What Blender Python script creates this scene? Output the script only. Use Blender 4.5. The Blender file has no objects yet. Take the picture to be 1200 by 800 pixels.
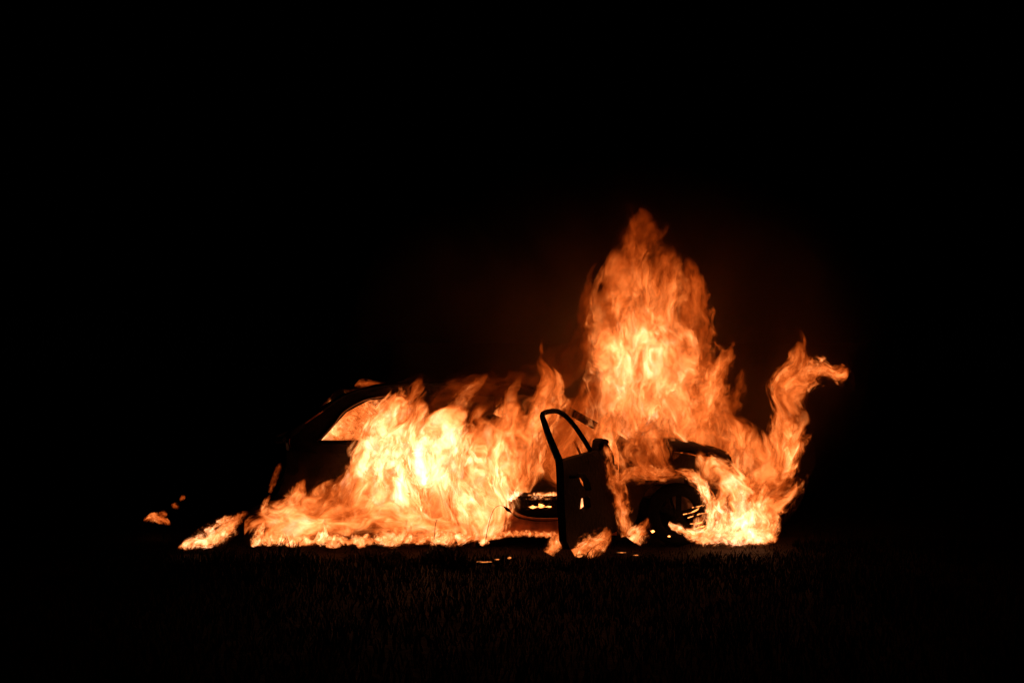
import bpy, bmesh, math, random
from mathutils import Vector, Matrix, noise
from mathutils.geometry import tessellate_polygon
random.seed(7)
R = math.radians
scene = bpy.context.scene
col = scene.collection

# ------------------------------------------------------------------ camera
CAM_Y, CAM_Z, F = 12.6, 1.82, 1663.0          # metres from the car's flank, eye height, focal length in photo pixels
cam_d = bpy.data.cameras.new('camera')
cam = bpy.data.objects.new('camera', cam_d); col.objects.link(cam)
cam.location = (0, -CAM_Y, CAM_Z); cam.rotation_euler = (R(90), 0, 0)
cam_d.sensor_width = 36; cam_d.lens = 36*F/1200
cam_d.clip_end = 3000; cam_d.clip_start = .1
scene.camera = cam

# ------------------------------------------------------------------ night sky
w = bpy.data.worlds.new('World'); scene.world = w; w.use_nodes = True
nt = w.node_tree
bg = nt.nodes['Background']
sky = nt.nodes.new('ShaderNodeTexSky'); sky.sky_type = 'NISHITA'; sky.sun_disc = False
sky.sun_elevation = R(-6); sky.sun_rotation = R(180); sky.air_density = 1.0
nt.links.new(sky.outputs[0], bg.inputs[0]); bg.inputs[1].default_value = 0.002

scene.view_settings.view_transform = 'Standard'; scene.view_settings.look = 'None'
scene.view_settings.exposure = 0; scene.view_settings.gamma = 1
cy = scene.cycles
cy.max_bounces = 3; cy.diffuse_bounces = 2; cy.glossy_bounces = 2; cy.volume_bounces = 1
cy.transparent_max_bounces = 48; cy.transmission_bounces = 2
cy.volume_max_steps = 256; cy.volume_step_rate = 1.0
cy.use_denoising = True
try: cy.denoiser = 'OPENIMAGEDENOISE'; cy.denoising_input_passes = 'RGB_ALBEDO_NORMAL'
except Exception: pass
cy.sample_clamp_indirect = 6

# ------------------------------------------------------------------ helpers
def at(px, py, y=0.0):
    """photo position -> metres, for a thing standing y metres behind the car's flank"""
    d = CAM_Y + y
    return Vector(((px-600)*d/F, y, CAM_Z-(py-400)*d/F))

def tag(o, label=None, cat=None, group=None, kind=None):
    if label: o['label'] = label
    if cat: o['category'] = cat
    if group: o['group'] = group
    if kind: o['kind'] = kind
    return o

def link(name, me, m=None, parent=None):
    o = bpy.data.objects.new(name, me); col.objects.link(o)
    if m is not None and len(me.materials) == 0: me.materials.append(m)
    if parent is not None: o.parent = parent
    return o

def obj(name, bm, m, parent=None, smooth=False):
    bmesh.ops.recalc_face_normals(bm, faces=bm.faces)
    me = bpy.data.meshes.new(name); bm.to_mesh(me); bm.free()
    if smooth:
        for p in me.polygons: p.use_smooth = True
    return link(name, me, m, parent)

def empty(name, loc=(0, 0, 0)):
    o = bpy.data.objects.new(name, None); col.objects.link(o); o.location = loc; o.empty_display_size = .2
    return o

def add_box(bm, c, s, rot=None, taper=1.0):
    g = bmesh.ops.create_cube(bm, size=1)
    for v in g['verts']:
        k = taper if v.co.z > 0 else 1
        v.co = Vector((v.co.x*s[0]*k, v.co.y*s[1]*k, v.co.z*s[2]))
        if rot is not None: v.co = rot @ v.co
        v.co += Vector(c)
    return g['verts']

def add_tube(bm, pts, rad, n=8, closed=False, flat=1.0):
    """sweep along pts; rad number or list; flat squashes the section across y"""
    pts = [Vector(p) for p in pts]; N = len(pts)
    rads = rad if isinstance(rad, (list, tuple)) else [rad]*N
    rings = []; up = None
    for i, p in enumerate(pts):
        a = pts[(i-1) % N] if (closed or i) else pts[0]
        b = pts[(i+1) % N] if (closed or i < N-1) else pts[-1]
        t = (b-a).normalized() if (b-a).length > 1e-9 else Vector((0, 0, 1))
        if up is None:
            up = Vector((0, 1, 0)) if abs(t.y) < .9 else Vector((1, 0, 0))
        u = (up - t*up.dot(t)).normalized(); v = t.cross(u); up = u
        rings.append([bm.verts.new(p + (u*math.cos(2*math.pi*k/n)*flat + v*math.sin(2*math.pi*k/n))*rads[i]) for k in range(n)])
    M = N if closed else N-1
    for i in range(M):
        A, B = rings[i], rings[(i+1) % N]
        for k in range(n): bm.faces.new((A[k], A[(k+1) % n], B[(k+1) % n], B[k]))
    if not closed:
        bm.faces.new(rings[0][::-1]); bm.faces.new(rings[-1])

def smooth_path(pts, n=6, closed=False):
    P = [Vector(p) for p in pts]; out = []; N = len(P)
    for i in range(N if closed else N-1):
        p0 = P[(i-1) % N] if (closed or i) else P[0]; p1 = P[i]; p2 = P[(i+1) % N]
        p3 = P[(i+2) % N] if (closed or i+2 < N) else P[-1]
        for k in range(n):
            t = k/n
            out.append(.5*((2*p1)+(p2-p0)*t+(2*p0-5*p1+4*p2-p3)*t*t+(3*p1-p0-3*p2+p3)*t**3))
    if not closed: out.append(P[-1])
    return out

def mat(name, base, rough=.7, metal=0.0, var=.5, scale=8, bump=.3, col2=None, spec=.1):
    m = bpy.data.materials.new(name); m.use_nodes = True; t = m.node_tree; N = t.nodes
    b = N['Principled BSDF']; tc = N.new('ShaderNodeTexCoord')
    nz = N.new('ShaderNodeTexNoise'); nz.inputs['Scale'].default_value = scale; nz.inputs['Detail'].default_value = 6
    t.links.new(tc.outputs['Object'], nz.inputs['Vector'])
    mx = N.new('ShaderNodeMix'); mx.data_type = 'RGBA'
    mx.inputs[6].default_value = (*[c*(1-var) for c in base], 1)
    mx.inputs[7].default_value = (*(col2 or [c*(1+var) for c in base]), 1)
    cr = N.new('ShaderNodeMapRange'); cr.inputs[1].default_value = .35; cr.inputs[2].default_value = .65
    t.links.new(nz.outputs[0], cr.inputs[0]); t.links.new(cr.outputs[0], mx.inputs[0])
    t.links.new(mx.outputs[2], b.inputs['Base Color'])
    b.inputs['Metallic'].default_value = metal
    if metal == 0: b.inputs['Specular IOR Level'].default_value = spec
    r2 = N.new('ShaderNodeMapRange'); r2.inputs[3].default_value = max(0, rough-.12); r2.inputs[4].default_value = min(1, rough+.15)
    t.links.new(nz.outputs[0], r2.inputs[0]); t.links.new(r2.outputs[0], b.inputs['Roughness'])
    bp = N.new('ShaderNodeBump'); bp.inputs['Strength'].default_value = bump; bp.inputs['Distance'].default_value = .02
    n2 = N.new('ShaderNodeTexNoise'); n2.inputs['Scale'].default_value = scale*5; n2.inputs['Detail'].default_value = 5
    t.links.new(tc.outputs['Object'], n2.inputs['Vector'])
    t.links.new(n2.outputs[0], bp.inputs['Height']); t.links.new(bp.outputs[0], b.inputs['Normal'])
    return m

M = {
    'char': mat('charred_paint', (.004, .003, .0025), .75, .0, .5, 6, .5, (.009, .005, .003), .12),
    'body': mat('firelit_charred_bodywork', (.014, .009, .006), .6, .0, .6, 5, .5, (.035, .018, .010), .3),  # charred paint made lighter, faint firelight put into its colour
    'steel': mat('scorched_steel', (.16, .09, .05), .4, .8, .5, 9, .3),
    'soot': mat('soot', (.006, .005, .0045), .85, 0, .3, 12, .5, None, .08),
    'firelit_rust': mat('firelit_scorched_metal', (.32, .10, .038), .42, .5, .5, 7, .4),  # burnt-off paint, brightened and reddened to stand for fire reflections
    'rubber': mat('burnt_rubber', (.005, .005, .005), .95, 0, .3, 20, .5),
    'ash': mat('ash', (.12, .10, .09), .9, 0, .4, 15, .5),
    'soil': mat('burnt_soil', (.008, .0038, .002), .95, 0, .5, 3, .8),
    'grass': mat('dry_grass', (.0026, .0016, .0009), .95, 0, .6, 2, .1),
    'grass_dark': mat('scorched_grass', (.018, .012, .008), .9, 0, .5, 4, .1),
}

def ember_mat(name, L):
    m = bpy.data.materials.new(name); m.use_nodes = True; t = m.node_tree; N = t.nodes
    b = N['Principled BSDF']; b.inputs['Base Color'].default_value = (.02, .015, .012, 1); b.inputs['Roughness'].default_value = .9
    tc = N.new('ShaderNodeTexCoord'); nz = N.new('ShaderNodeTexNoise'); nz.inputs['Scale'].default_value = 22; nz.inputs['Detail'].default_value = 5
    t.links.new(tc.outputs['Object'], nz.inputs['Vector'])
    mr = N.new('ShaderNodeMapRange'); mr.inputs[1].default_value = .42; mr.inputs[2].default_value = .62; mr.inputs[4].default_value = L
    t.links.new(nz.outputs[0], mr.inputs[0])
    b.inputs['Emission Color'].default_value = (1, .27, .06, 1)
    t.links.new(mr.outputs[0], b.inputs['Emission Strength'])
    return m
M['ember'] = ember_mat('glowing_ember', 1.3)
M['rib'] = ember_mat('blistered_plastic', 3.5)
M['hot'] = ember_mat('burning_plastic', 9.0)

# ------------------------------------------------------------------ fire: one turbulent flow shared by every flame
def math_node(t, op, a, b=None, c=None, clamp=False):
    n = t.nodes.new('ShaderNodeMath'); n.operation = op; n.use_clamp = clamp
    for i, v in enumerate((a, b, c)):
        if v is None: continue
        if isinstance(v, (int, float)): n.inputs[i].default_value = v
        else: t.links.new(v, n.inputs[i])
    return n.outputs[0]

def vmath(t, op, a, b=None, s=None):
    n = t.nodes.new('ShaderNodeVectorMath'); n.operation = op
    for i, v in enumerate((a, b)):
        if v is None: continue
        if isinstance(v, (tuple, list)): n.inputs[i].default_value = v
        else: t.links.new(v, n.inputs[i])
    if s is not None:
        if isinstance(s, (int, float)): n.inputs['Scale'].default_value = s
        else: t.links.new(s, n.inputs['Scale'])
    return n.outputs['Value'] if op == 'LENGTH' else n.outputs['Vector']

def float_curve(t, x, pts):
    n = t.nodes.new('ShaderNodeFloatCurve'); c = n.mapping.curves[0]
    n.mapping.use_clip = False
    pts = sorted(pts)
    while len(c.points) < len(pts): c.points.new(.5, .5)
    for p, (a, b) in zip(c.points, pts): p.location = (a, b); p.handle_type = 'AUTO_CLAMPED'
    n.mapping.update()
    t.links.new(x, n.inputs['Value'])
    return n.outputs[0], n.mapping

FLAMES = []
def flame(name, spine, y, dy, label, cat='flame', bright=.92, amp=.55, detail=1.0, sigma=15.0, stretch=.5, thr=0.0, group=None, step=.022, red=0.0, cut=None, dline=0.0):
    """spine: (photo x, photo y, half width in photo px, heat) from root to tip; y/dy: distance behind the flank and half depth, metres"""
    d = CAM_Y+y
    P = [at(s[0], s[1], y) for s in spine]; W = [s[2]*d/F for s in spine]; I = [s[3] for s in spine]
    root, tip = P[0], P[-1]; ax = tip-root; H = ax.length
    ang = math.atan2(ax.x, ax.z)
    rot = Matrix.Rotation(ang, 4, 'Y'); inv = rot.inverted()
    loc = [inv @ (p-root) for p in P]
    ext = max(W)*.0
    T = [min(1, max(0, l.z/H)) for l in loc]; CX = [l.x for l in loc]
    cm = max(.02, max(abs(c) for c in CX)); wm = max(W); im = max(I)
    dt = max(detail, .22/wm)
    # material
    m = bpy.data.materials.new(name); m.use_nodes = True; t = m.node_tree; t.nodes.clear()
    out = t.nodes.new('ShaderNodeOutputMaterial')
    tc = t.nodes.new('ShaderNodeTexCoord'); pos = tc.outputs['Object']
    sp = t.nodes.new('ShaderNodeSeparateXYZ'); t.links.new(pos, sp.inputs[0])
    tt = math_node(t, 'DIVIDE', sp.outputs[2], H, clamp=True)
    c_o, c_m = float_curve(t, tt, [(a, .5+.5*b/cm) for a, b in zip(T, CX)])
    w_o, w_m = float_curve(t, tt, [(a, b/wm) for a, b in zip(T, W)])
    i_o, i_m = float_curve(t, tt, [(a, b/im) for a, b in zip(T, I)])
    cx = math_node(t, 'MULTIPLY_ADD', c_o, 2*cm, -cm)
    ww = math_node(t, 'MAXIMUM', math_node(t, 'MULTIPLY', w_o, wm), .004)
    heat = math_node(t, 'MULTIPLY', i_o, im*bright)
    xs = math_node(t, 'SUBTRACT', sp.outputs[0], cx)
    cb = t.nodes.new('ShaderNodeCombineXYZ'); t.links.new(xs, cb.inputs[0]); t.links.new(sp.outputs[1], cb.inputs[1]); t.links.new(sp.outputs[2], cb.inputs[2])
    seed = Vector((random.uniform(-50, 50), random.uniform(-50, 50), random.uniform(-50, 50)))
    sdp = vmath(t, 'ADD', cb.outputs[0], tuple(seed))
    # big eddies
    n0 = t.nodes.new('ShaderNodeTexNoise'); n0.inputs['Scale'].default_value = 2.8*dt; n0.inputs['Detail'].default_value = 2.0
    t.links.new(vmath(t, 'MULTIPLY', sdp, (1, 1, stretch*1.3)), n0.inputs['Vector'])
    off = vmath(t, 'SCALE', vmath(t, 'SUBTRACT', n0.outputs['Color'], (.5, .5, .5)), s=math_node(t, 'MULTIPLY_ADD', ww, amp*2.4, amp*min(.25, wm*.5)))
    pw = vmath(t, 'ADD', cb.outputs[0], off)
    s2 = t.nodes.new('ShaderNodeSeparateXYZ'); t.links.new(pw, s2.inputs[0])
    def radius(x, yy):
        yk = math_node(t, 'MULTIPLY', yy, wm/dy)
        return math_node(t, 'DIVIDE', math_node(t, 'SQRT', math_node(t, 'ADD', math_node(t, 'MULTIPLY', x, x), math_node(t, 'MULTIPLY', yk, yk))), ww)
    r = radius(s2.outputs[0], s2.outputs[1])
    r0 = radius(xs, sp.outputs[1])
    # filaments
    n1 = t.nodes.new('ShaderNodeTexNoise'); n1.inputs['Scale'].default_value = 11.5*dt; n1.inputs['Detail'].default_value = 5.0
    n1.inputs['Roughness'].default_value = .62; n1.inputs['Distortion'].default_value = .9
    pw2 = vmath(t, 'ADD', sdp, vmath(t, 'SCALE', off, s=.9))
    t.links.new(vmath(t, 'MULTIPLY', pw2, (1, 1, stretch)), n1.inputs['Vector'])
    # sootier and hotter pockets
    n2 = t.nodes.new('ShaderNodeTexNoise'); n2.inputs['Scale'].default_value = 4.4*dt; n2.inputs['Detail'].default_value = 3.0; n2.inputs['Distortion'].default_value = .5
    t.links.new(vmath(t, 'MULTIPLY', vmath(t, 'ADD', pw2, (7, 3, 9)), (1, 1, stretch)), n2.inputs['Vector'])
    f = math_node(t, 'ADD', math_node(t, 'MULTIPLY', math_node(t, 'SUBTRACT', .74-thr, r), 1.7),
                  math_node(t, 'MULTIPLY', math_node(t, 'SUBTRACT', n1.outputs[0], .5), 4.6))
    f = math_node(t, 'ADD', f, math_node(t, 'MULTIPLY', math_node(t, 'SUBTRACT', n2.outputs[0], .5), 2.6))
    rho = math_node(t, 'MULTIPLY', f, 1.9, clamp=True)
    fade = math_node(t, 'MULTIPLY', math_node(t, 'SUBTRACT', 1.27, r0), 3.5, clamp=True)
    endf = math_node(t, 'MULTIPLY', math_node(t, 'SUBTRACT', 1.0, tt), 14.0, clamp=True)
    rho = math_node(t, 'MULTIPLY', math_node(t, 'MULTIPLY', rho, fade), endf)
    tmp = math_node(t, 'ADD', math_node(t, 'MULTIPLY', math_node(t, 'SUBTRACT', n2.outputs[0], .5), 2.8),
                    math_node(t, 'MULTIPLY', math_node(t, 'SUBTRACT', n1.outputs[0], .5), 3.2))
    tmp = math_node(t, 'ADD', tmp, math_node(t, 'MULTIPLY_ADD', r, -.6, 1.05))
    tmp = math_node(t, 'MAXIMUM', tmp, .05)
    tmp = math_node(t, 'MULTIPLY', math_node(t, 'POWER', tmp, 2.1), heat)
    tmp = math_node(t, 'MULTIPLY', tmp, math_node(t, 'MULTIPLY_ADD', rho, .8, .2))
    # colour follows temperature: dull red, orange, yellow
    green = math_node(t, 'MINIMUM', math_node(t, 'MULTIPLY_ADD', tmp, .082, .084), .4)
    blue = math_node(t, 'MINIMUM', math_node(t, 'MULTIPLY_ADD', math_node(t, 'MULTIPLY_ADD', tmp, .006, .013), tmp, .003), .2)
    cc = t.nodes.new('ShaderNodeCombineColor'); cc.inputs[0].default_value = 1; t.links.new(green, cc.inputs[1]); t.links.new(blue, cc.inputs[2])
    em = t.nodes.new('ShaderNodeEmission'); t.links.new(cc.outputs[0], em.inputs[0])
    t.links.new(math_node(t, 'MULTIPLY', math_node(t, 'MULTIPLY', tmp, rho), sigma), em.inputs[1])
    ab = t.nodes.new('ShaderNodeVolumeAbsorption'); ab.inputs[0].default_value = (0, 0, 0, 1)
    t.links.new(math_node(t, 'MULTIPLY', rho, sigma), ab.inputs[1])
    ad = t.nodes.new('ShaderNodeAddShader'); t.links.new(em.outputs[0], ad.inputs[0]); t.links.new(ab.outputs[0], ad.inputs[1])
    t.links.new(ad.outputs[0], out.inputs['Volume'])
    # the luminous skin of the flame front: clear but for a breath of red
    tr = t.nodes.new('ShaderNodeBsdfTransparent'); e2 = t.nodes.new('ShaderNodeEmission'); e2.inputs[0].default_value = (1, .15, .02, 1); e2.inputs[1].default_value = .0008
    a2 = t.nodes.new('ShaderNodeAddShader'); t.links.new(tr.outputs[0], a2.inputs[0]); t.links.new(e2.outputs[0], a2.inputs[1])
    t.links.new(a2.outputs[0], out.inputs['Surface'])
    # hull
    bm = bmesh.new(); nz_, na = max(8, min(40, int(H/.06))), 20
    rings = []
    for i in range(nz_+1):
        tz = i/nz_
        ccx = (c_m.evaluate(c_m.curves[0], tz)-.5)*2*cm; cw = max(.004, w_m.evaluate(w_m.curves[0], tz)*wm)
        ring = []
        for k in range(na):
            a = 2*math.pi*k/na
            q = 1.2+.14*noise.noise(Vector((math.cos(a)*1.5, math.sin(a)*1.5, tz*H*5))+seed)
            ring.append(bm.verts.new((ccx+math.cos(a)*cw*q, math.sin(a)*cw*q*dy/wm, tz*H)))
        rings.append(ring)
    for i in range(nz_):
        for k in range(na): bm.faces.new((rings[i][k], rings[i][(k+1) % na], rings[i+1][(k+1) % na], rings[i+1][k]))
    bm.faces.new(rings[0][::-1]); bm.faces.new(rings[-1])
    o = obj(name, bm, m)
    o.location = root; o.rotation_euler = (0, ang, 0)
    size = (max(v.co.x for v in o.data.vertices)-min(v.co.x for v in o.data.vertices)+2*dy+H)/3
    stepv = min(step, max(.008, wm*.35))
    m.cycles.volume_step_rate = max(.02, stepv/(size/10))
    m.cycles.homogeneous_volume = False
    tag(o, label, cat, group)
    FLAMES.append(o)
    return o


# ------------------------------------------------------------------ ground
def hgt(x, y): return .035*noise.noise(Vector((x*.7, y*.7, 0)))+.018*noise.noise(Vector((x*3, y*3, 4)))-.02
bm = bmesh.new()
xs_ = [-1500, -600, -200, -60, -20, -10]+[-6+i*.1 for i in range(121)]+[10, 20, 60, 200, 600, 1500]
ys_ = [-60, -30, -13, -8]+[-5+i*.1 for i in range(91)]+[6, 10, 20, 60, 200, 600, 1800]
gv = [[bm.verts.new((x, y, hgt(x, y) if abs(x) < 12 and -9 < y < 8 else -.02)) for x in xs_] for y in ys_]
for j in range(len(ys_)-1):
    for i in range(len(xs_)-1): bm.faces.new((gv[j][i], gv[j][i+1], gv[j+1][i+1], gv[j+1][i]))
tag(obj('ground', bm, M['soil'], smooth=True), kind='structure')

gverts, gfaces = [], []; rg = random.Random(3)
n_bl = 0
while n_bl < 62000:
    x = rg.uniform(-6.5, 6.5); y = -rg.random()**1.3*6.0+.3 if rg.random() < .8 else rg.uniform(.3, 5)
    if abs(x) > 3.2 and rg.random() < .4: continue
    near = ((x-.0)/2.75)**4+((y-.75)/(1.35+.5*noise.noise(Vector((x*1.3, 0, 5)))))**4 < 1+.8*noise.noise(Vector((x*4, y*4, 7)))
    if near and rg.random() < .85: continue
    n_bl += 1
    h = rg.uniform(.035, .085)*(.55 if near else 1)*(1+1.1*max(0, noise.noise(Vector((x*.9, y*.9, 2)))))
    if rg.random() < .006 and y < -1.2: h *= 1.8
    a = rg.uniform(0, 6.3); lean = Vector((rg.gauss(0, .35), rg.gauss(0, .35), 0))*h; dv = Vector((math.cos(a), math.sin(a), 0))*rg.uniform(.0025, .0055)
    b = Vector((x, y, hgt(x, y)-.005)); k = len(gverts)
    gverts += [b-dv, b+dv, b+lean*.4+dv*.7+Vector((0, 0, h*.6)), b+lean*.4-dv*.7+Vector((0, 0, h*.6)), b+lean*1.2+Vector((0, 0, h))]
    gfaces += [(k, k+1, k+2, k+3), (k+3, k+2, k+4)]
gme = bpy.data.meshes.new('grass'); gme.from_pydata(gverts, [], gfaces)
tag(link('grass', gme, M['grass']), 'short dry grass covering the field around the burning car', 'grass', kind='stuff')
# ------------------------------------------------------------------ the car: nose to the right, flank on y = 0
def flank(x, z):
    f = .10*z+.45*max(0, z-.85)+.10*max(0, .25-z)
    e = max(0, abs(x-.03)-1.45)/.75
    return f+.26*e*e
W_CAR = 1.72
def panel(name, outline, holes, m, parent, far=False, th=.03, origin=None, fn=flank, cell=.12):
    polys = [[Vector((p[0], p[1], 0)) for p in outline]]+[[Vector((p[0], p[1], 0)) for p in h] for h in holes]
    tris = tessellate_polygon(polys); flat = [v for p in polys for v in p]
    bm = bmesh.new(); vs = [bm.verts.new((v.x, 0, v.y)) for v in flat]
    for t_ in tris:
        try: bm.faces.new([vs[i] for i in t_])
        except ValueError: pass
    x0, x1 = min(v.x for v in polys[0]), max(v.x for v in polys[0]); z0, z1 = min(v.y for v in polys[0]), max(v.y for v in polys[0])
    for axis, a, b in ((0, x0, x1), (2, z0, z1)):
        k = a+cell
        while k < b-.01:
            no = Vector((0, 0, 0)); no[axis] = 1; co = Vector((0, 0, 0)); co[axis] = k
            bmesh.ops.bisect_plane(bm, geom=bm.verts[:]+bm.edges[:]+bm.faces[:], plane_co=co, plane_no=no); k += cell
    bmesh.ops.triangulate(bm, faces=[f for f in bm.faces if len(f.verts) > 4])
    bmesh.ops.remove_doubles(bm, verts=bm.verts, dist=.0005)
    bmesh.ops.recalc_face_normals(bm, faces=bm.faces)
    for v in bm.verts:
        f = fn(v.co.x, v.co.z)+.006*noise.noise(v.co*3)
        v.co.y = (W_CAR-f) if far else f
    r_ = bmesh.ops.extrude_face_region(bm, geom=bm.faces[:])
    for v in r_['geom']:
        if isinstance(v, bmesh.types.BMVert): v.co.y += -th if far else th
    if origin is not None:
        for v in bm.verts: v.co -= Vector(origin)
    o = obj(name, bm, m, parent)
    if origin is not None: o.location = origin
    return o

def arc(cx, cz, r, a0, a1, n=12): return [(cx+r*math.cos(R(a0+(a1-a0)*i/n)), cz+r*math.sin(R(a0+(a1-a0)*i/n))) for i in range(n+1)]
ROOF = [(-1.98, .99), (-1.75, 1.17), (-1.52, 1.32), (-1.3, 1.385), (-.95, 1.42), (-.3, 1.43), (.1, 1.40), (.32, 1.34), (1.0, .96), (1.1, .89)]
FENDER = [(1.35, .85), (1.62, .80), (1.93, .73), (2.06, .62), (2.1, .45)]
OUT = ([(-2.05, .2), (-2.16, .32), (-2.10, .5), (-2.03, .66), (-2.0, .78), (-2.03, .92)]+ROOF+FENDER+[(2.05, .3), (1.87, .27)]
       +arc(1.49, .27, .37, 2, 178)+[(1.1, .22), (1.08, .1), (-.8, .1), (-.82, .27)]+arc(-1.2, .27, .37, 2, 178)+[(-1.62, .2)])
DOORHOLE = [(.94, .26), (.2, .245), (.06, .27), (-.03, .36), (-.08, .5), (-.09, .85), (-.05, 1.32), (.1, 1.335), (.25, 1.30), (.93, .92), (.96, .8)]
QUARTERHOLE = [(-1.72, .93), (-.2, .95), (-.16, 1.32), (-.9, 1.325), (-1.3, 1.285), (-1.5, 1.18)]
car = empty('burning_car'); tag(car, 'burnt out dark hatchback engulfed in flames with its front door hanging open', 'car')
panel('side_panel', OUT, [DOORHOLE, QUARTERHOLE], M['body'], car)
panel('side_panel', OUT, [[(-.02, .95), (.02, 1.32), (.25, 1.30), (.9, .95)], QUARTERHOLE], M['char'], car, far=True)
# folded steps of the sill inside the doorway, firelight put into their orange colour
bm = bmesh.new()
for k, (dy_, dz_, rr) in enumerate(((-.012, 0, .012), (.03, -.035, .014), (-.004, -.06, .008))):
    p = smooth_path([(-.085-dz_*.2, flank(0, .62)+dy_, .62), (-.07+dz_*.3, .05+dy_, .43+dz_*.4), (-.015+dz_*.3, .045+dy_, .33+dz_*.7), (.09, .04+dy_, .265+dz_), (.25, .035+dy_, .24+dz_), (.6, .035+dy_, .245+dz_), (.93, .035+dy_, .25+dz_)], 6)
    add_tube(bm, p, rr, 8)
obj('sill_lip', bm, M['firelit_rust'], car, True)
panel('sill', [(-.35, .1), (-.33, .3), (-.14, .5), (-.115, .40), (-.05, .31), (.06, .245), (.2, .222), (.93, .235), (.93, .1)], [], M['firelit_rust'], car, th=.012, fn=lambda x, z: flank(x, z)-.016)  # thin plate laid over the flank's sill, its orange colour standing for firelight
bm = bmesh.new(); add_box(bm, (.43, .13, .19), (1.1, .16, .07)); obj('inner_sill', bm, M['firelit_rust'], car)
# window surround lines
bm = bmesh.new()
add_tube(bm, smooth_path([(x, flank(x, z)-.008, z) for x, z in [(-1.75, .925), (-1.62, 1.06), (-1.51, 1.195), (-1.3, 1.30), (-1.0, 1.335)]], 5), .011, 8)
obj('window_trim', bm, M['steel'], car, True)
bm = bmesh.new(); add_tube(bm, [(x, flank(x, .92)-.012, .915) for x in (-1.74, -1.4, -.9, -.2)], .018, 8); obj('window_sill', bm, M['soot'], car, True)
# roof
def sheet(name, rows, m, th=.025):
    bm = bmesh.new(); g = [[bm.verts.new(p) for p in r] for r in rows]
    for a in range(len(g)-1):
        for b in range(len(g[0])-1): bm.faces.new((g[a][b], g[a][b+1], g[a+1][b+1], g[a+1][b]))
    bmesh.ops.recalc_face_normals(bm, faces=bm.faces)
    e = bmesh.ops.extrude_face_region(bm, geom=bm.faces[:])
    for v in e['geom']:
        if isinstance(v, bmesh.types.BMVert): v.co.z -= th
    return obj(name, bm, m, car, True)
rows = []
for x, z in [(-1.56, 1.30), (-1.45, 1.345), (-1.3, 1.385), (-.95, 1.42), (-.6, 1.43), (-.3, 1.43), (.1, 1.40), (.3, 1.35)]:
    y0 = flank(x, z)+.004; rows.append([(x, y0+(W_CAR-2*y0)*k/8, z+.03*math.sin(math.pi*k/8)+.012*noise.noise(Vector((x*3, k, 0)))) for k in range(9)])
sheet('roof', rows, M['body'])
# roof rail gutter facing the camera
bm = bmesh.new(); add_tube(bm, smooth_path([(x, flank(x, z)-.004, z+.008) for x, z in ROOF[1:8]], 5), .014, 8); obj('roof_gutter', bm, M['char'], car, True)
# tailgate: frame round the missing glass, lower skin, spoiler lip
tg = empty('tailgate', (0, 0, 0)); tg.parent = car
bm = bmesh.new()
ring = [(-1.55, .42, 1.31), (-1.75, .36, 1.175), (-1.98, .30, 1.0), (-2.06, .3, .93), (-2.07, 1.42, .93), (-1.98, 1.42, 1.0), (-1.75, 1.36, 1.175), (-1.55, 1.30, 1.31)]
add_tube(bm, ring, .035, 8, True); obj('window_frame', bm, M['char'], tg, True)
bm = bmesh.new()
rws = [(-2.05, .93), (-2.04, .86), (-2.02, .76), (-2.06, .62), (-2.12, .5)]
g = [[bm.verts.new((x-.05*math.sin(math.pi*k/8), .22+(W_CAR-.44)*k/8, z)) for k in range(9)] for x, z in rws]
for a in range(4):
    for b in range(8): bm.faces.new((g[a][b], g[a][b+1], g[a+1][b+1], g[a+1][b]))
obj('lower_panel', bm, M['char'], tg, True)
bm = bmesh.new(); add_tube(bm, smooth_path([(-2.05, .2, .935), (-2.14, .3, .925), (-2.17, .86, .93), (-2.14, 1.42, .925), (-2.05, 1.52, .935)], 5), .03, 8); obj('spoiler_lip', bm, M['soot'], tg, True)
bm = bmesh.new(); add_tube(bm, smooth_path([(x, flank(x, z)-.006, z) for x, z in [(-1.72, 1.19), (-1.85, 1.10), (-1.985, .99), (-2.025, .92), (-2.0, .84), (-1.995, .76)]], 6), .010, 7); obj('tailgate_edge_highlight', bm, M['firelit_rust'], car, True)  # tube added as the firelit highlight along the rear pillar edge
# lamps and bumpers
for s in (0, 1):
    bm = bmesh.new(); yy = .2 if s == 0 else W_CAR-.2
    add_box(bm, (-1.98, yy, .74), (.10, .12, .24)); bmesh.ops.bevel(bm, geom=bm.edges[:], offset=.025, segments=2, affect='EDGES'); obj('tail_lamp', bm, M['soot'], car)
bm = bmesh.new()
add_tube(bm, smooth_path([(-1.75, .05, .32), (-2.0, .12, .32), (-2.12, .35, .33), (-2.16, .86, .33), (-2.12, 1.37, .33), (-2.0, 1.6, .32), (-1.75, 1.67, .32)], 5), .10, 10, flat=.7); obj('rear_bumper', bm, M['soot'], car, True)
bm = bmesh.new()
add_tube(bm, smooth_path([(1.98, .2, .42), (2.12, .35, .43), (2.17, .86, .43), (2.12, 1.37, .43), (1.98, 1.52, .42)], 5), .055, 8); obj('bumper_beam', bm, M['steel'], car, True)
# buckled bonnet
rows = []
for i in range(10):
    x = 1.06+.92*i/9; row = []
    for k in range(11):
        z = .90-.03*i/9-.10*(i/9)**2.2+.04*math.sin(math.pi*k/10)+.03*math.sin(math.pi*i/9)*(1 if k < 5 else .4)+.022*noise.noise(Vector((i*.8, k*.6, 1)))
        if k == 0: z -= .045+.03*noise.noise(Vector((i*1.3, 0, 0)))
        row.append((x, .10+1.50*k/10, z))
    rows.append(row)
sheet('bonnet', rows, M['char'], .02)
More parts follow.
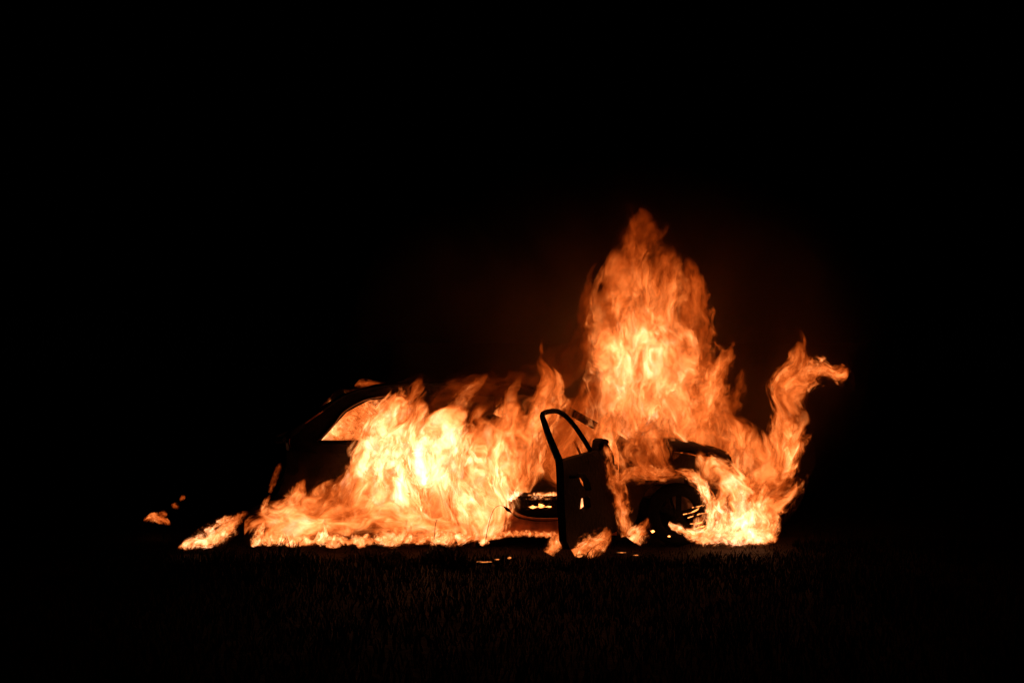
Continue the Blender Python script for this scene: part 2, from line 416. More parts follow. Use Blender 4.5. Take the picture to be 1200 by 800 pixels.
# engine bay
bm = bmesh.new(); rr = random.Random(5)
for i in range(14):
    c = (rr.uniform(1.3, 1.95), rr.uniform(.35, 1.3), rr.uniform(.3, .62)); add_box(bm, c, (rr.uniform(.12, .35), rr.uniform(.15, .35), rr.uniform(.1, .25)), Matrix.Rotation(rr.uniform(-.3, .3), 3, 'Y'))
bmesh.ops.bevel(bm, geom=bm.edges[:], offset=.012, segments=1, affect='EDGES'); obj('engine', bm, M['steel'], car)
bm = bmesh.new(); 
for k in range(3): add_tube(bm, smooth_path([(1.35+.1*k, .3+.2*k, .6), (1.6, .35+.1*k, .74), (1.85, .3+.3*k, .66), (2.0, .3+.2*k, .5)], 5), .022, 7)
obj('engine_hose', bm, M['rubber'], car, True)
rad = empty('radiator', (0, 0, 0)); rad.parent = car
for k in range(9):
    bm = bmesh.new(); add_box(bm, (2.03, .86, .24+.045*k), (.05, .8, .014)); obj('slat', bm, M['steel'], rad)
# headlamp shells, charred and gaping
for s in (0, 1):
    bm = bmesh.new(); yy = .26 if s == 0 else W_CAR-.26
    pts = [(1.98+.05*math.cos(a), yy+.17*math.cos(a), .62+.075*math.sin(a)) for a in [2*math.pi*i/14 for i in range(14)]]
    add_tube(bm, pts, .018, 6, True); obj('headlight', bm, M['soot'], car, True)
# sagging, blistered front wing lining with glowing ribs
lin = empty('arch_liner', (0, 0, 0)); lin.parent = car
bm = bmesh.new()
g = [[bm.verts.new((x, y, z)) for y in (.10, .2, .3, .4)] for x, z in arc(1.49, .27, .355, 0, 180, 16)]
for a in range(16):
    for b in range(3): bm.faces.new((g[a][b], g[a][b+1], g[a+1][b+1], g[a+1][b]))
obj('lining', bm, M['soot'], lin, True)
rq = random.Random(9)
for k in range(6):
    z = .10+.048*k+rq.uniform(-.018, .018); x0_ = 1.56+rq.uniform(-.05, .07)
    bm = bmesh.new(); add_tube(bm, smooth_path([(x0_, .03, z), (x0_+.09, .02, z+.02+rq.uniform(-.01, .02)), (x0_+.2, .04, z+.075+rq.uniform(-.02, .02))], 5), [.004]*5+[.007]*5+[.004], 6)
    obj('rib', bm, M['rib'], lin, True)
# wheels, tyres burnt down
def wheel(cx, cyy, s):
    wl = empty('wheel', (cx, cyy, .27)); wl.parent = car
    bm = bmesh.new(); n = 36
    prof = [(.19, -.09), (.25, -.10), (.275, -.07), (.28, 0), (.275, .07), (.25, .10), (.19, .09)]
    g = [[bm.verts.new(((r_+(.012*noise.noise(Vector((i*.5, q, cx))))) *math.cos(2*math.pi*i/n), q, (r_)*math.sin(2*math.pi*i/n))) for r_, q in prof] for i in range(n)]
    for i in range(n):
        for k in range(len(prof)-1): bm.faces.new((g[i][k], g[i][k+1], g[(i+1) % n][k+1], g[(i+1) % n][k]))
    obj('tyre', bm, M['rubber'], wl, True)
    bm = bmesh.new()
    pr = [(.19, -.085), (.175, -.08), (.165, -.02), (.165, .085), (.19, .085)]
    g = [[bm.verts.new((r_*math.cos(2*math.pi*i/n), q*s, r_*math.sin(2*math.pi*i/n))) for r_, q in pr] for i in range(n)]
    for i in range(n):
        for k in range(len(pr)-1): bm.faces.new((g[i][k], g[i][k+1], g[(i+1) % n][k+1], g[(i+1) % n][k]))
    for k in range(5):
        a = 2*math.pi*k/5+.3
        add_box(bm, (.1*math.cos(a), -.055*s, .1*math.sin(a)), (.17, .025, .05), Matrix.Rotation(-a, 3, 'Y'))
    add_tube(bm, [(0, -.07*s, 0), (0, -.02*s, 0)], .045, 14)
    rim = obj('rim', bm, M['soot'], wl)
    return wl
for x in (-1.2, 1.49):
    wheel(x, .16, 1); wheel(x, W_CAR-.16, -1)
# floor, bulkhead, seats, dashboard, steering wheel
bm = bmesh.new(); add_box(bm, (-.35, .86, .17), (2.9, 1.46, .05)); obj('floor_pan', bm, M['soot'], car)
bm = bmesh.new(); add_box(bm, (1.06, .86, .5), (.05, 1.45, .62)); obj('bulkhead', bm, M['soot'], car)
def seat(x, yy, wdt=.46):
    st = empty('seat', (x, yy, .2)); st.parent = car
    bm = bmesh.new(); add_box(bm, (.02, 0, .16), (.48, wdt, .12)); bmesh.ops.bevel(bm, geom=bm.edges[:], offset=.03, segments=2, affect='EDGES'); obj('cushion', bm, M['soot'], st)
    bm = bmesh.new(); fr = [(-.2, -wdt/2+.03, .2), (-.33, -wdt/2+.05, .62), (-.36, -wdt/2+.12, .76), (-.36, wdt/2-.12, .76), (-.33, wdt/2-.05, .62), (-.2, wdt/2-.03, .2)]
    add_tube(bm, smooth_path(fr, 4), .018, 7)
    for q in range(6): 
        f_ = .28+.075*q; add_tube(bm, [(-.2-.3*(f_-.2), -wdt/2+.04, f_), (-.19-.3*(f_-.2), 0, f_-.01), (-.2-.3*(f_-.2), wdt/2-.04, f_)], .006, 5)
    obj('backrest', bm, M['steel'], st, True)
    bm = bmesh.new(); 
    for sgn in (-1, 1): add_tube(bm, [(-.36, sgn*.06, .75), (-.37, sgn*.06, .86)], .007, 6)
    add_tube(bm, smooth_path([(-.37, -.1, .86), (-.375, -.1, .96), (-.375, .1, .96), (-.37, .1, .86)], 4), .012, 6); obj('headrest', bm, M['steel'], st, True)
seat(.22, .45); seat(.22, 1.27); seat(-.75, .86, 1.2)
bm = bmesh.new(); add_tube(bm, smooth_path([(.82, .15, .78), (.78, .5, .80), (.80, .86, .79), (.78, 1.2, .80), (.82, 1.57, .78)], 5), .10, 10); obj('dashboard', bm, M['soot'], car, True)
sw = empty('steering_wheel', (.62, .45, .80)); sw.parent = car; sw.rotation_euler = (0, R(65), 0)
bm = bmesh.new(); add_tube(bm, [(.18*math.cos(a), .18*math.sin(a), 0) for a in [2*math.pi*i/24 for i in range(24)]], .012, 7, True); obj('rim', bm, M['steel'], sw, True)
bm = bmesh.new()
for a in (0, 120, 240): add_tube(bm, [(0, 0, 0), (.18*math.cos(R(a)), .18*math.sin(R(a)), 0)], .009, 6)
obj('spoke', bm, M['steel'], sw)
# the open front door
HX, TH = .95, 62
door = empty('door', (HX, 0.0, 0)); door.parent = car; door.rotation_euler = (0, 0, R(TH))
tag(door, 'open front door swung out, its window glass gone')
dfn = lambda x, z: .04*z+.5*max(0, z-.82)+.012*math.sin(z*9)*math.sin(x*6)
pan = [(-.02, .14), (-.98, .10), (-1.05, .18), (-1.07, .45), (-1.06, .83), (-.7, .85), (-.33, .87), (-.2, .95), (-.12, .965), (-.05, .89), (-.01, .6)]
h1 = [(-.54, .55), (-.66, .55), (-.76, .64), (-.78, .72), (-.66, .70), (-.56, .62)]
h2 = [(-.56, .41), (-.70, .38), (-.79, .42), (-.77, .50), (-.66, .52), (-.58, .49)]
panel('door_skin', pan, [h1, h2], M['char'], door, th=.07, fn=dfn, cell=.1)
def P3(u, z, o_=0): return (-u, dfn(0, z)+.035+o_, z)
bm = bmesh.new()
fr = smooth_path([P3(1.05, .83), P3(1.03, 1.0), P3(1.0, 1.12), P3(.975, 1.19), P3(.94, 1.215), P3(.85, 1.225), P3(.72, 1.228), P3(.63, 1.215), P3(.54, 1.17), P3(.47, 1.09), P3(.42, .98), P3(.39, .87)], 5)
add_tube(bm, fr, [.034-.012*min(1, i/18) for i in range(len(fr))], 10); obj('window_frame', bm, M['char'], door, True)
bm = bmesh.new(); add_tube(bm, smooth_path([P3(.30, .86, -.03), P3(.26, .90, -.05), P3(.20, .935, -.06), P3(.13, .93, -.06), P3(.10, .88, -.03)], 4), [.012]*4+[.028]*9+[.012]*4, 8); obj('mirror', bm, M['soot'], door, True)
bm = bmesh.new(); add_tube(bm, smooth_path([P3(.83, .70, -.05), P3(.86, .70, -.09), P3(.96, .70, -.09), P3(.99, .70, -.05)], 4), .012, 7); obj('handle', bm, M['soot'], door, True)
for z in (.3, .7):
    bm = bmesh.new(); add_box(bm, (.03, .06, z), (.10, .03, .05)); obj('hinge', bm, M['steel'], door)

# ------------------------------------------------------------------ scorched weeds standing before the fire
def weed(px, py, h, lean, y, label, seeds=0, droop=0.0):
    b = at(px, py, y); b.z = hgt(b.x, y)-.01
    o = empty('weed', b); tag(o, label, 'weed', 'scorched weeds in front of the flames')
    bm = bmesh.new(); rw = random.Random(px)
    pts = smooth_path([(0, 0, 0), (lean*.25, rw.uniform(-.02, .02), h*.45), (lean*.7, 0, h*.85), (lean*1.3, 0, h-droop*.3), (lean*1.3+droop, 0, h-droop)], 5)
    add_tube(bm, pts, [.0036-.002*i/len(pts) for i in range(len(pts))], 5); obj('stem', bm, M['grass_dark'], o, True)
    for k in range(0 if seeds else rw.randint(1, 3)):
        q = pts[rw.randint(2, len(pts)//2)]; L = h*rw.uniform(.18, .38); sg = rw.choice((-1, 1))
        bm = bmesh.new(); lp = smooth_path([q, q+Vector((sg*L*.35, 0, L*.6)), q+Vector((sg*L*.8, 0, L*.65)), q+Vector((sg*L*1.1, 0, L*.3))], 4)
        add_tube(bm, lp, [.0045*math.sin(math.pi*(i+1)/(len(lp)+1)) for i in range(len(lp))], 5, flat=.4); obj('leaf', bm, M['grass_dark'], o, True)
    if seeds:
        bm = bmesh.new(); e = pts[-1]; f0 = pts[-5]
        add_tube(bm, [f0, (f0+e)/2, e], [.004, .017, .003], 6); obj('seed_head', bm, M['grass_dark'], o, True)
WEEDS = [(566, 634, .50, .12, -.55, 'tall drooping weed with a nodding seed head before the brightest fire', 1, .09),
 (508, 632, .36, .02, -.6, 'straight thin weed with a small seed head against the brightest fire', 1, .0),
 (409, 634, .20, .03, -.75, 'short single weed in front of the low rolling fire', 0, .0),
 (436, 636, .15, .10, -.7, 'weed leaning well over rightwards between short neighbours', 0, .03),
 (462, 634, .22, .02, -.7, 'bushy upright weed left of the dark clump', 0, .02),
 (478, 635, .18, -.05, -.72, 'weed bent leftwards beside the dark clump', 0, .02),
 (520, 634, .20, .05, -.7, 'weed rising just past the dark clump', 0, .01),
 (530, 635, .16, -.04, -.68, 'small forked weed near the end of the bright fire', 0, .0),
 (338, 634, .16, .05, -.7, 'weed before the tail end of the rolling fire', 0, .02),
 (360, 636, .12, -.03, -.72, 'lowest weed before the rolling fire', 0, .0)]
for wd in WEEDS: weed(wd[0], wd[1], wd[2]*(1 if wd[6] else .7), *wd[3:])
bm = bmesh.new(); rt = random.Random(21)
for i in range(3200):
    x = rt.uniform(-2.5, 2.4); y = rt.uniform(-1.1, -.62)
    dn = noise.noise(Vector((x*3.1, y*2, 9)))
    if rt.random() > .25+1.2*max(0, dn): continue
    h = rt.uniform(.03, .10)*(1+3.4*max(0, dn)); b = Vector((x, y, hgt(x, y)-.005)); a = rt.uniform(0, 6.3)
    ln_ = Vector((rt.gauss(.1, .45), rt.gauss(0, .3), 0))*h; dv = Vector((math.cos(a), math.sin(a), 0))*rt.uniform(.0025, .006)
    q = [bm.verts.new(b-dv), bm.verts.new(b+dv), bm.verts.new(b+ln_*.3+dv*.8+Vector((0, 0, h*.55))), bm.verts.new(b+ln_*.3-dv*.8+Vector((0, 0, h*.55))), bm.verts.new(b+ln_*1.3+Vector((0, 0, h*.95)))]
    bm.faces.new((q[0], q[1], q[2], q[3])); bm.faces.new((q[3], q[2], q[4]))
tag(obj('burnt_grass', bm, M['grass_dark']), 'blackened grass stalks standing along the foot of the fire', 'grass', kind='stuff')
# dark clumps of burnt debris
def clump(px, py, s, y, label):
    b = at(px, py, y); b.z = hgt(b.x, y)
    bm = bmesh.new(); bmesh.ops.create_icosphere(bm, subdivisions=3, radius=1)
    for v in bm.verts:
        v.co *= 1+.6*noise.noise(v.co*1.7+Vector((px, 0, 0)))+.25*noise.noise(v.co*5)
        v.co = Vector((v.co.x*s[0], v.co.y*s[1], v.co.z*s[2]))
    o = obj('debris_lump', bm, M['soot'], None, True); o.location = b
    tag(o, label, 'debris', 'burnt debris on the ground')
clump(508, 632, (.10, .07, .12), -.5, 'dark charred lump low in the brightest fire')
clump(463, 634, (.06, .05, .08), -.5, 'small charred lump left of the bigger one in the brightest fire')
clump(548, 652, (.05, .04, .035), -.95, 'charred scrap on the ground before the brightest fire')
clump(662, 648, (.07, .05, .03), -1.1, 'flat charred scrap at the foot of the open door')
# embers
def ember(px, py, s, y, label, m='ember', n=1):
    b = at(px, py, y); bm = bmesh.new(); bmesh.ops.create_icosphere(bm, subdivisions=2, radius=1)
    for v in bm.verts:
        v.co *= 1+1.1*noise.noise(v.co*1.9+Vector((px*.3, 1, 0)))
        v.co = Vector((v.co.x*s[0], v.co.y*s[1], v.co.z*s[2]))
    o = obj('ember', bm, M[m], None, True); o.location = b; tag(o, label, 'ember', 'embers scattered round the car')
ember(566, 658, (.045, .014, .004), -1.35, 'long glowing ember on the dark ground, left of the open door')
ember(583, 655, (.018, .012, .004), -1.3, 'short glowing ember touching the long one on the dark ground')
ember(597, 653, (.014, .014, .008), -1.25, 'dot of ember between the long ember and the open door')
ember(728, 647, (.035, .012, .003), -.7, 'thin glowing ember right of the open door')
ember(745, 650, (.025, .012, .003), -.8, 'faint ember farthest right of the open door')
ember(765, 622, (.016, .012, .010), -.1, 'glowing blob of plastic dripping by the front wheel', 'hot')
ember(784, 628, (.012, .010, .006), -.15, 'small glowing drip beside the front tyre', 'hot')
ember(679, 651, (.03, .02, .010), -1.1, 'ember directly under the open door')
# burning plastic inside the doorway
for i, (x, s) in enumerate(((.19, .022), (.26, .03), (.33, .018))):
    bm = bmesh.new(); bmesh.ops.create_icosphere(bm, subdivisions=2, radius=1)
    for v in bm.verts: v.co = Vector((v.co.x*s*1.6*(1+1.3*noise.noise(v.co*1.6+Vector((x*30, 0, 0)))), v.co.y*.04, v.co.z*s*.7*(1+1.3*noise.noise(v.co*2+Vector((0, x*30, 0))))))
    o = obj('melting_trim', bm, M['hot'], car, True); o.location = (x, .25, .33+.01*(i % 2))

# ------------------------------------------------------------------ the flames
flame('flame', [(735, 552, 30, 1.0), (724, 520, 36, 1.3), (719, 480, 36, 1.6), (718, 440, 36, 1.8), (716, 395, 33, 1.5), (719, 350, 28, 1.0), (728, 314, 22, .6), (730, 286, 10, .3)], .28, .3,
      'left hand sheet of the tallest fire, rising straight off the windscreen', stretch=.42, sigma=8, thr=.0, detail=1.2)
flame('flame', [(768, 556, 32, .8), (760, 520, 44, 1.8), (754, 480, 50, 2.6), (748, 430, 50, 3.0), (744, 380, 42, 2.3), (741, 335, 30, 1.3), (745, 300, 20, .8), (743, 268, 11, .4), (738, 238, 3, .2)], .45, .38,
      'tallest flame of all, a ragged spire over the front seats', stretch=.42, sigma=11, thr=.04)
flame('flame', [(778, 530, 20, 1.2), (786, 495, 38, 1.6), (784, 445, 42, 1.7), (781, 395, 36, 1.4), (778, 350, 32, 1.0), (777, 315, 26, .6), (780, 284, 11, .25)], .5, .35,
      'right hand sheet of the tallest fire, rising from the dashboard', stretch=.42, sigma=8, thr=.0, detail=1.2)
flame('flame', [(742, 302, 16, .35), (752, 282, 28, .22), (762, 262, 22, .16), (756, 242, 5, .1)], .6, .25,
      'fading red cap torn off the top of the tallest flame', sigma=7)
flame('flame', [(820, 545, 26, 1.1), (822, 490, 34, 1.0), (815, 440, 34, .8), (818, 390, 30, .6), (810, 340, 22, .4), (806, 300, 8, .3)], .7, .3,
      'ragged reddish flame fringing the right side of the tallest column above the bonnet')
flame('flame', [(800, 520, 12, 1.1), (830, 470, 20, 1.0), (845, 430, 14, .8), (862, 398, 3, .5)], .6, .2,
      'thin hooked tongue breaking off rightwards halfway up the tallest column')
flame('flame', [(868, 618, 30, 1.8), (895, 575, 36, 1.6), (915, 530, 32, 1.5), (925, 490, 25, 1.4), (922, 455, 24, 1.3), (935, 425, 20, 1.2), (938, 400, 9, .8), (936, 382, 3, .5)], .6, .3,
      'slender flame curling up from the front bumper at the far right')
flame('flame', [(922, 460, 12, 1.3), (944, 442, 17, 1.5), (966, 434, 18, 1.5), (984, 436, 12, .9), (996, 430, 3, .3)], .6, .15,
      'flag of orange flame blown sideways off the tip of the right hand flame', detail=1.3, stretch=.6)
flame('flame', [(816, 632, 6, 2.4), (840, 626, 12, 3.6), (866, 625, 13, 4.2), (892, 627, 10, 3.4), (912, 630, 3, 1.6)], .1, .3,
      'dazzling low fire spread on the ground under the front bumper', detail=3.2, stretch=.7, amp=.8, thr=.05)
flame('flame', [(842, 626, 9, 3.4), (846, 608, 13, 3.0), (842, 590, 12, 2.2), (848, 572, 8, 1.5), (846, 556, 2, .5)], .0, .15,
      'curling yellow flame at the front bumper, nearest the wheel arch', detail=2.6, amp=.8)
flame('flame', [(866, 628, 12, 4.4), (870, 606, 17, 4.6), (866, 586, 14, 2.8), (872, 568, 9, 1.6), (870, 550, 2, .5)], .15, .18,
      'brightest yellow flame at the middle of the front bumper', detail=2.4, amp=.8)
flame('flame', [(886, 632, 11, 3.4), (892, 612, 15, 3.2), (889, 594, 12, 2.2), (896, 576, 8, 1.4), (898, 562, 2, .5)], .1, .16,
      'ragged yellow flame near the nose of the car, right of the brightest bumper flame', detail=2.6, amp=.8)
flame('flame', [(850, 600, 28, 1.8), (858, 560, 42, 1.5), (862, 525, 40, 1.3), (860, 500, 26, 1.0), (850, 478, 5, .6)], .55, .35,
      'orange flame filling the gap between the bonnet and the right hand flame')
flame('flame', [(288, 620, 13, 1.8), (305, 615, 21, 2.2), (345, 612, 24, 1.7), (390, 606, 30, 1.5), (440, 604, 32, 1.7), (480, 610, 26, 2.0), (520, 616, 16, 2.0), (552, 618, 6, 1.5)], -.3, .25,
      'low rolling fire along the ground beside the rear wheel', stretch=.5)
flame('flame', [(345, 622, 20, 1.8), (362, 602, 26, 1.5), (382, 582, 22, 1.3), (398, 564, 12, 1.0), (410, 548, 3, .4)], -.2, .2,
      'leaning orange flame over the rear wheel arch, nearest the rear bumper')
flame('flame', [(392, 618, 26, 1.8), (402, 594, 32, 1.4), (418, 570, 30, 1.6), (430, 548, 20, 1.8), (438, 528, 4, .8)], -.22, .22,
      'leaning orange flame joining the rear wheel arch fire to the bright billow')
flame('flame', [(430, 604, 20, 1.8), (436, 570, 30, 2.6), (441, 535, 30, 3.4), (452, 503, 26, 3.0), (462, 478, 14, 1.6), (474, 456, 3, .6)], -.15, .25,
      'yellow flame rising along the rear edge of the bright billow')
flame('flame', [(472, 633, 30, 1.5), (472, 592, 44, 2.4), (470, 552, 50, 4.0), (472, 518, 44, 4.0), (486, 490, 28, 2.4), (494, 462, 5, .8)], -.2, .3,
      'dazzling yellow flame in the rear half of the bright billow')
flame('flame', [(516, 634, 34, 1.6), (516, 594, 44, 2.6), (513, 552, 50, 4.6), (516, 520, 46, 4.6), (526, 494, 32, 2.6), (540, 470, 6, .7)], -.1, .3,
      'brightest flame, at the middle of the billow from the side windows')
flame('flame', [(562, 632, 26, 1.8), (566, 598, 38, 2.6), (558, 558, 46, 3.2), (556, 520, 42, 2.6), (563, 494, 24, 1.4), (568, 470, 5, .5)], -.18, .28,
      'yellow flame in the front half of the bright billow')
flame('flame', [(586, 582, 14, 1.8), (588, 555, 34, 2.2), (590, 525, 40, 1.8), (598, 494, 26, 1.1), (604, 468, 6, .5)], .02, .3,
      'orange billow above the rear of the open front doorway')
flame('flame', [(425, 560, 16, 1.6), (448, 525, 34, 3.4), (468, 492, 34, 3.0), (484, 462, 20, 1.5), (497, 438, 4, .7)], -.1, .25,
      'leaning tongue of flame rising over the roof edge behind the side glass')
flame('flame', [(606, 575, 16, 1.5), (612, 545, 30, 1.5), (622, 510, 34, 1.5), (640, 475, 31, 1.6), (646, 448, 22, 1.2), (636, 420, 9, .6), (635, 392, 2, .4)], .2, .28,
      'separate peaked flame above the roof just behind the open door window')
flame('flame', [(705, 600, 16, .6), (690, 575, 30, .8), (660, 540, 36, .8), (672, 505, 34, .55), (685, 470, 26, .35), (690, 440, 5, .25)], .4, .3,
      'dull orange fire inside the cabin seen past the open door')
flame('flame', [(366, 510, 10, 2.8), (386, 502, 26, 2.3), (415, 496, 36, 1.3), (455, 495, 32, 1.6), (490, 490, 6, 1.2)], .75, .3,
      'fire inside the cabin filling the small rear quarter window', stretch=.7, detail=1.9, thr=.05, amp=.8)

flame('flame', [(416, 452, 2, .5), (426, 449, 5, .6), (440, 450, 4, .35), (458, 453, 2, .15)], .9, .12,
      'thin red flicker along the rear edge of the roof', detail=2.2, sigma=14)
flame('flame', [(316, 577, 2, .4), (320, 565, 4, .35), (325, 552, 4, .3), (329, 542, 1.5, .3)], .4, .06,
      'small red flame licking up the tail lamp', detail=2.2, sigma=12)
flame('flame', [(306, 600, 3, 1.8), (310, 592, 4, 1.6), (314, 584, 3, 1.0), (317, 579, 1.2, .5)], -.1, .05,
      'small pale flame at the corner of the rear bumper', detail=2.5, sigma=16)
flame('flame', [(330, 600, 14, 1.4), (345, 585, 14, 1.2), (352, 572, 8, .8), (358, 560, 2, .3)], -.1, .12,
      'broken flame lapping at the rear quarter behind the bumper', detail=2, sigma=14)
flame('flame', [(209, 642, 3, 2.0), (228, 636, 9, 3.0), (250, 628, 14, 2.8), (266, 618, 13, 1.8), (280, 608, 8, 1.0), (292, 600, 2, .3)], -.3, .2,
      'streak of fire on the ground a little way behind the car', detail=3.2, sigma=16, stretch=.6, thr=.12, amp=.9)
flame('flame', [(169, 608, 3, 1.0), (182, 606, 6, 1.3), (192, 609, 5, .9), (200, 614, 2, .5)], .8, .08, 'brightest scrap of fire at the far left of the ground fires', detail=3, sigma=30)
flame('flame', [(186, 601, 2, .6), (191, 602, 4, .6), (196, 602, 2, .4)], .8, .05, 'red scrap of fire just above the far left scrap', detail=3, sigma=25)
flame('flame', [(201, 591, 2, .6), (205, 592, 4, .6), (210, 595, 2, .4)], 1.0, .05, 'dim scrap of fire hovering between the far left scrap and the ground streak', detail=3, sigma=25)
flame('flame', [(211, 586, 1.5, .5), (214, 583, 3, .5), (216, 580, 1.5, .4)], 1.0, .05, 'topmost spark of fire left of the car', detail=3, sigma=25)
flame('flame', [(642, 648, 7, 1.4), (650, 638, 9, 1.5), (656, 628, 7, 1.2), (660, 616, 2, .5)], -.8, .1, 'little flame on the ground just left of the open door', detail=4, sigma=20, amp=.8)
flame('flame', [(672, 648, 8, 1.4), (690, 640, 14, 1.5), (706, 630, 12, 1.2), (716, 620, 4, .5)], -.75, .14, 'flame crouching on the ground under the open door', detail=3.4, sigma=20, amp=.8)
flame('flame', [(735, 628, 12, 1.8), (732, 610, 10, 1.3), (729, 590, 12, 1.0), (722, 565, 12, 1.0), (712, 540, 12, 1.2), (703, 520, 4, .6)], -.15, .1, 'ribbon of fire running down between the door and the front wing', detail=1.8, sigma=14)
flame('flame', [(742, 634, 10, 2.2), (748, 626, 12, 2.2), (756, 618, 8, 1.4), (760, 606, 2, .5)], -.25, .1, 'small bright flame on the ground at the hinge side of the door', detail=2.4, sigma=18)
flame('flame', [(722, 563, 6, .8), (745, 556, 11, .9), (775, 555, 11, 1.0), (800, 552, 6, .8)], -.1, .08, 'band of flame lying across the top of the front wing', detail=1.8, sigma=14)
flame('flame', [(792, 550, 5, 1.2), (810, 556, 9, 1.8), (824, 572, 9, 2.8), (832, 592, 9, 3.4), (834, 612, 9, 3.0), (832, 626, 4, 1.6)], -.06, .07, 'bright arc of fire round the front wheel arch', detail=2.0, sigma=22, amp=.25)
flame('flame', [(784, 612, 3, 2.0), (792, 618, 6, 2.8), (808, 624, 8, 2.6), (830, 628, 9, 2.6), (848, 632, 4, 1.5)], -.1, .08, 'bright streak of fire beneath the front wheel arch', detail=2.2, sigma=22)
flame('flame', [(596, 586, 6, 5), (602, 580, 9, 7), (606, 572, 8, 5), (604, 562, 3, 2)], .3, .12, 'white hot wedge of flame at the rear foot of the doorway', detail=1.5, sigma=25, amp=.2)
flame('flame', [(560, 627, 3, 1.2), (585, 625, 4, 1.6), (615, 625, 4, 1.6), (640, 626, 4, 1.6), (662, 627, 2, 1.0)], -.05, .05, 'line of small flames along the bottom of the door sill', detail=3.5, sigma=30, stretch=1)
flame('flame', [(612, 592, 4, 1.8), (626, 586, 9, 2.6), (644, 584, 9, 2.2), (658, 580, 3, 1.2)], .3, .1, 'low line of flame along the floor inside the doorway', detail=3, sigma=25, stretch=1)
flame('flame', [(895, 634, 10, 2.4), (902, 622, 11, 2.4), (904, 606, 9, 2.0), (900, 590, 3, .8)], .2, .15, 'upright lick of yellow fire at the very nose of the car', detail=2.4, sigma=18)
flame('flame', [(812, 632, 10, 2.0), (822, 616, 10, 2.2), (828, 600, 7, 1.6), (832, 586, 2, .6)], .1, .08, 'flickering yellow flame inside the front wheel arch', detail=2.6, sigma=20)
flame('flame', [(722, 565, 12, 1.6), (716, 545, 20, 1.8), (708, 522, 22, 1.6), (712, 500, 18, 1.2), (722, 480, 6, .6)], .15, .2,
      'bright orange flame billowing out just behind the door mirror', detail=1.4)
flame('flame', [(872, 602, 16, 2.2), (862, 580, 24, 2.0), (846, 560, 23, 1.8), (828, 542, 14, 1.5), (818, 528, 4, .8)], -.08, .1,
      'flame curling back over the headlamp and front corner of the car', detail=1.6)
flame('flame', [(770, 562, 20, .6), (762, 545, 30, .6), (758, 525, 34, .8), (765, 500, 30, .9), (770, 480, 8, .6)], .0, .12,
      'dusky flame creeping over the back edge of the bonnet', detail=1.6)
flame('flame', [(600, 470, 14, .25), (625, 450, 24, .16), (655, 430, 30, .12), (680, 395, 24, .10), (690, 350, 8, .06)], .7, .3,
      'dim red veil of flame between the small peak and the tallest column', sigma=5)
flame('flame', [(530, 485, 14, 1.6), (545, 465, 13, 1.1), (560, 450, 9, .6), (572, 436, 2, .3)], .1, .15,
      'short torn tongue above the middle of the roof')
flame('flame', [(590, 490, 14, 1.4), (598, 468, 12, .9), (606, 452, 6, .5), (610, 440, 2, .3)], .1, .15,
      'smaller torn tongue between the mid roof tongue and the peaked flame')
flame('flame', [(690, 612, 6, 2.2), (684, 598, 10, 2.6), (681, 582, 9, 2.6), (678, 565, 6, 1.6), (676, 550, 2, .5)], -.3, .07,
      'bright flame caught behind the holes in the open door', detail=1.6, sigma=20)
flame('flame', [(700, 470, 10, .35), (693, 430, 14, .3), (688, 380, 13, .25), (690, 340, 9, .2), (700, 305, 3, .12)], .5, .2,
      'dark red fringe down the left side of the tallest column', sigma=7)
flame('flame', [(846, 505, 8, .5), (856, 480, 12, .45), (866, 455, 10, .35), (872, 430, 4, .2)], .6, .15,
      'dull red wisp between the tallest column and the right hand flame', sigma=8)
flame('flame', [(505, 488, 14, .22), (530, 472, 24, .16), (560, 460, 28, .12), (592, 452, 26, .10), (622, 440, 14, .06)], -.02, .16,
      'faint wisps of red glow added along the roof edge over the middle of the car', sigma=5, detail=1.3)  # dim emission added as reddish haze veiling the dark roof line
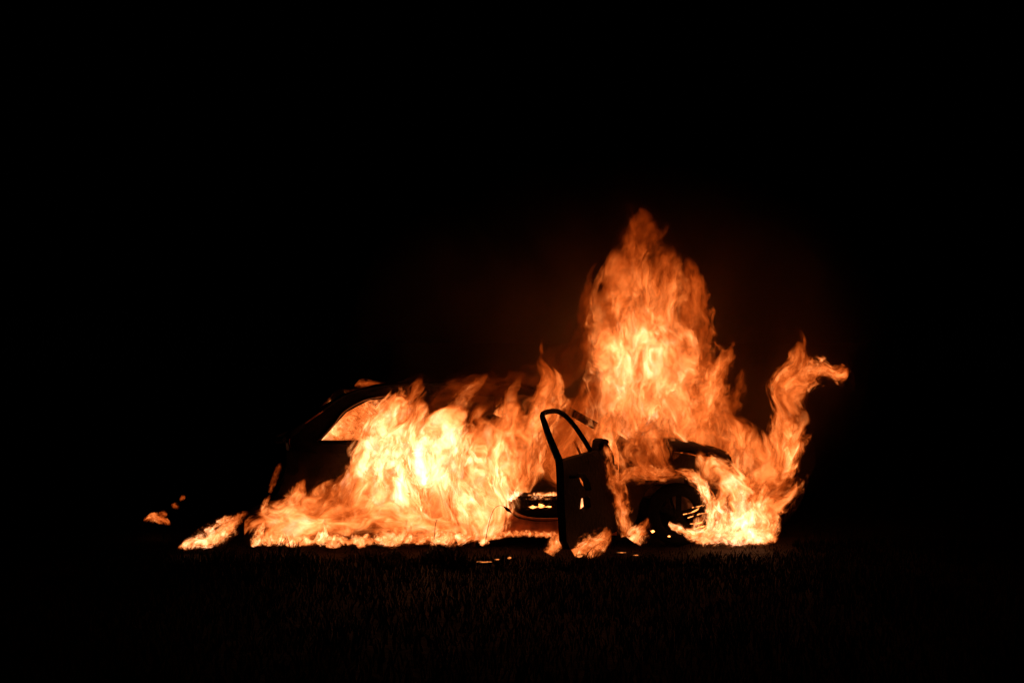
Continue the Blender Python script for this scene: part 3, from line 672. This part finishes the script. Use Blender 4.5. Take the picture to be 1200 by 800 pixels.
# ragged licks of burning grass along the foot of the fire
rl = random.Random(11)
where = ['under the rear bumper', 'under the rear bumper corner', 'just ahead of the bumper', 'behind the rear wheel', 'at the back of the rear wheel', 'by the rear wheel', 'in front of the rear wheel', 'left of the small charred lump',
         'at the small charred lump', 'between the two charred lumps', 'beside the large charred lump', 'right of the large charred lump', 'before the drooping weed', 'right of the drooping weed', 'nearest the bare sill']
for i in range(15):
    px = 300+i*18.5+rl.uniform(-8, 8); hh = rl.choice((12, 16, 22, 30)); wl_ = rl.uniform(5, 12); le = rl.uniform(-4, 14); y_ = rl.uniform(-.62, -.48)
    flame('flame', [(px-wl_*.5, rl.uniform(634, 641), wl_*.4, 2.4), (px+le*.3, 637-hh*.3, wl_, 2.6), (px+le*.7, 637-hh*.65, wl_*.6, 1.8), (px+le, 637-hh, 1.5, .6)], y_, .09,
          'lick of burning grass '+where[i], detail=4.5, sigma=22, amp=.7, group='licks of burning grass along the foot of the fire')
flame('flame', [(296, 634, 3, 1.6), (325, 632, 7, 2.4), (350, 635, 3, 1.4), (385, 632, 7, 2.4), (420, 634, 4, 1.4), (455, 631, 8, 2.6), (490, 634, 4, 1.6), (520, 630, 7, 2.6), (560, 630, 4, 1.6), (600, 627, 2, 1.6)], -.42, .12,
      'long unbroken hem of flame along the burning grass', detail=4, sigma=24, amp=.6, stretch=.9, thr=.1)

# ------------------------------------------------------------------ smoke, lit by the fire
m = bpy.data.materials.new('smoke'); m.use_nodes = True; t = m.node_tree; t.nodes.clear()
out = t.nodes.new('ShaderNodeOutputMaterial'); tc = t.nodes.new('ShaderNodeTexCoord')
nz = t.nodes.new('ShaderNodeTexNoise'); nz.inputs['Scale'].default_value = .9; nz.inputs['Detail'].default_value = 4; nz.inputs['Distortion'].default_value = 1
t.links.new(vmath(t, 'MULTIPLY', tc.outputs['Object'], (1, 1, .6)), nz.inputs['Vector'])
ln = vmath(t, 'LENGTH', vmath(t, 'MULTIPLY', tc.outputs['Object'], (1/2.7, 1/1.5, 1/1.9)))
fo = math_node(t, 'MULTIPLY', math_node(t, 'SUBTRACT', 1.0, ln), 1.6, clamp=True)
dn = math_node(t, 'MULTIPLY', math_node(t, 'MULTIPLY', math_node(t, 'SUBTRACT', nz.outputs[0], .33), 1.5, clamp=True), fo)
vs = t.nodes.new('ShaderNodeVolumeScatter'); vs.inputs[0].default_value = (.7, .5, .3, 1)
t.links.new(math_node(t, 'MULTIPLY', dn, .6), vs.inputs[1]); t.links.new(vs.outputs[0], out.inputs['Volume'])
bm = bmesh.new(); bmesh.ops.create_icosphere(bm, subdivisions=4, radius=1)
for v in bm.verts: v.co = Vector((v.co.x*2.7, v.co.y*1.5, v.co.z*1.9))
o = obj('smoke', bm, m); o.location = (1.0, .9, 1.75); m.cycles.volume_step_rate = .6
tag(o, 'thin brown smoke hanging round and above the flames', 'smoke', kind='stuff')
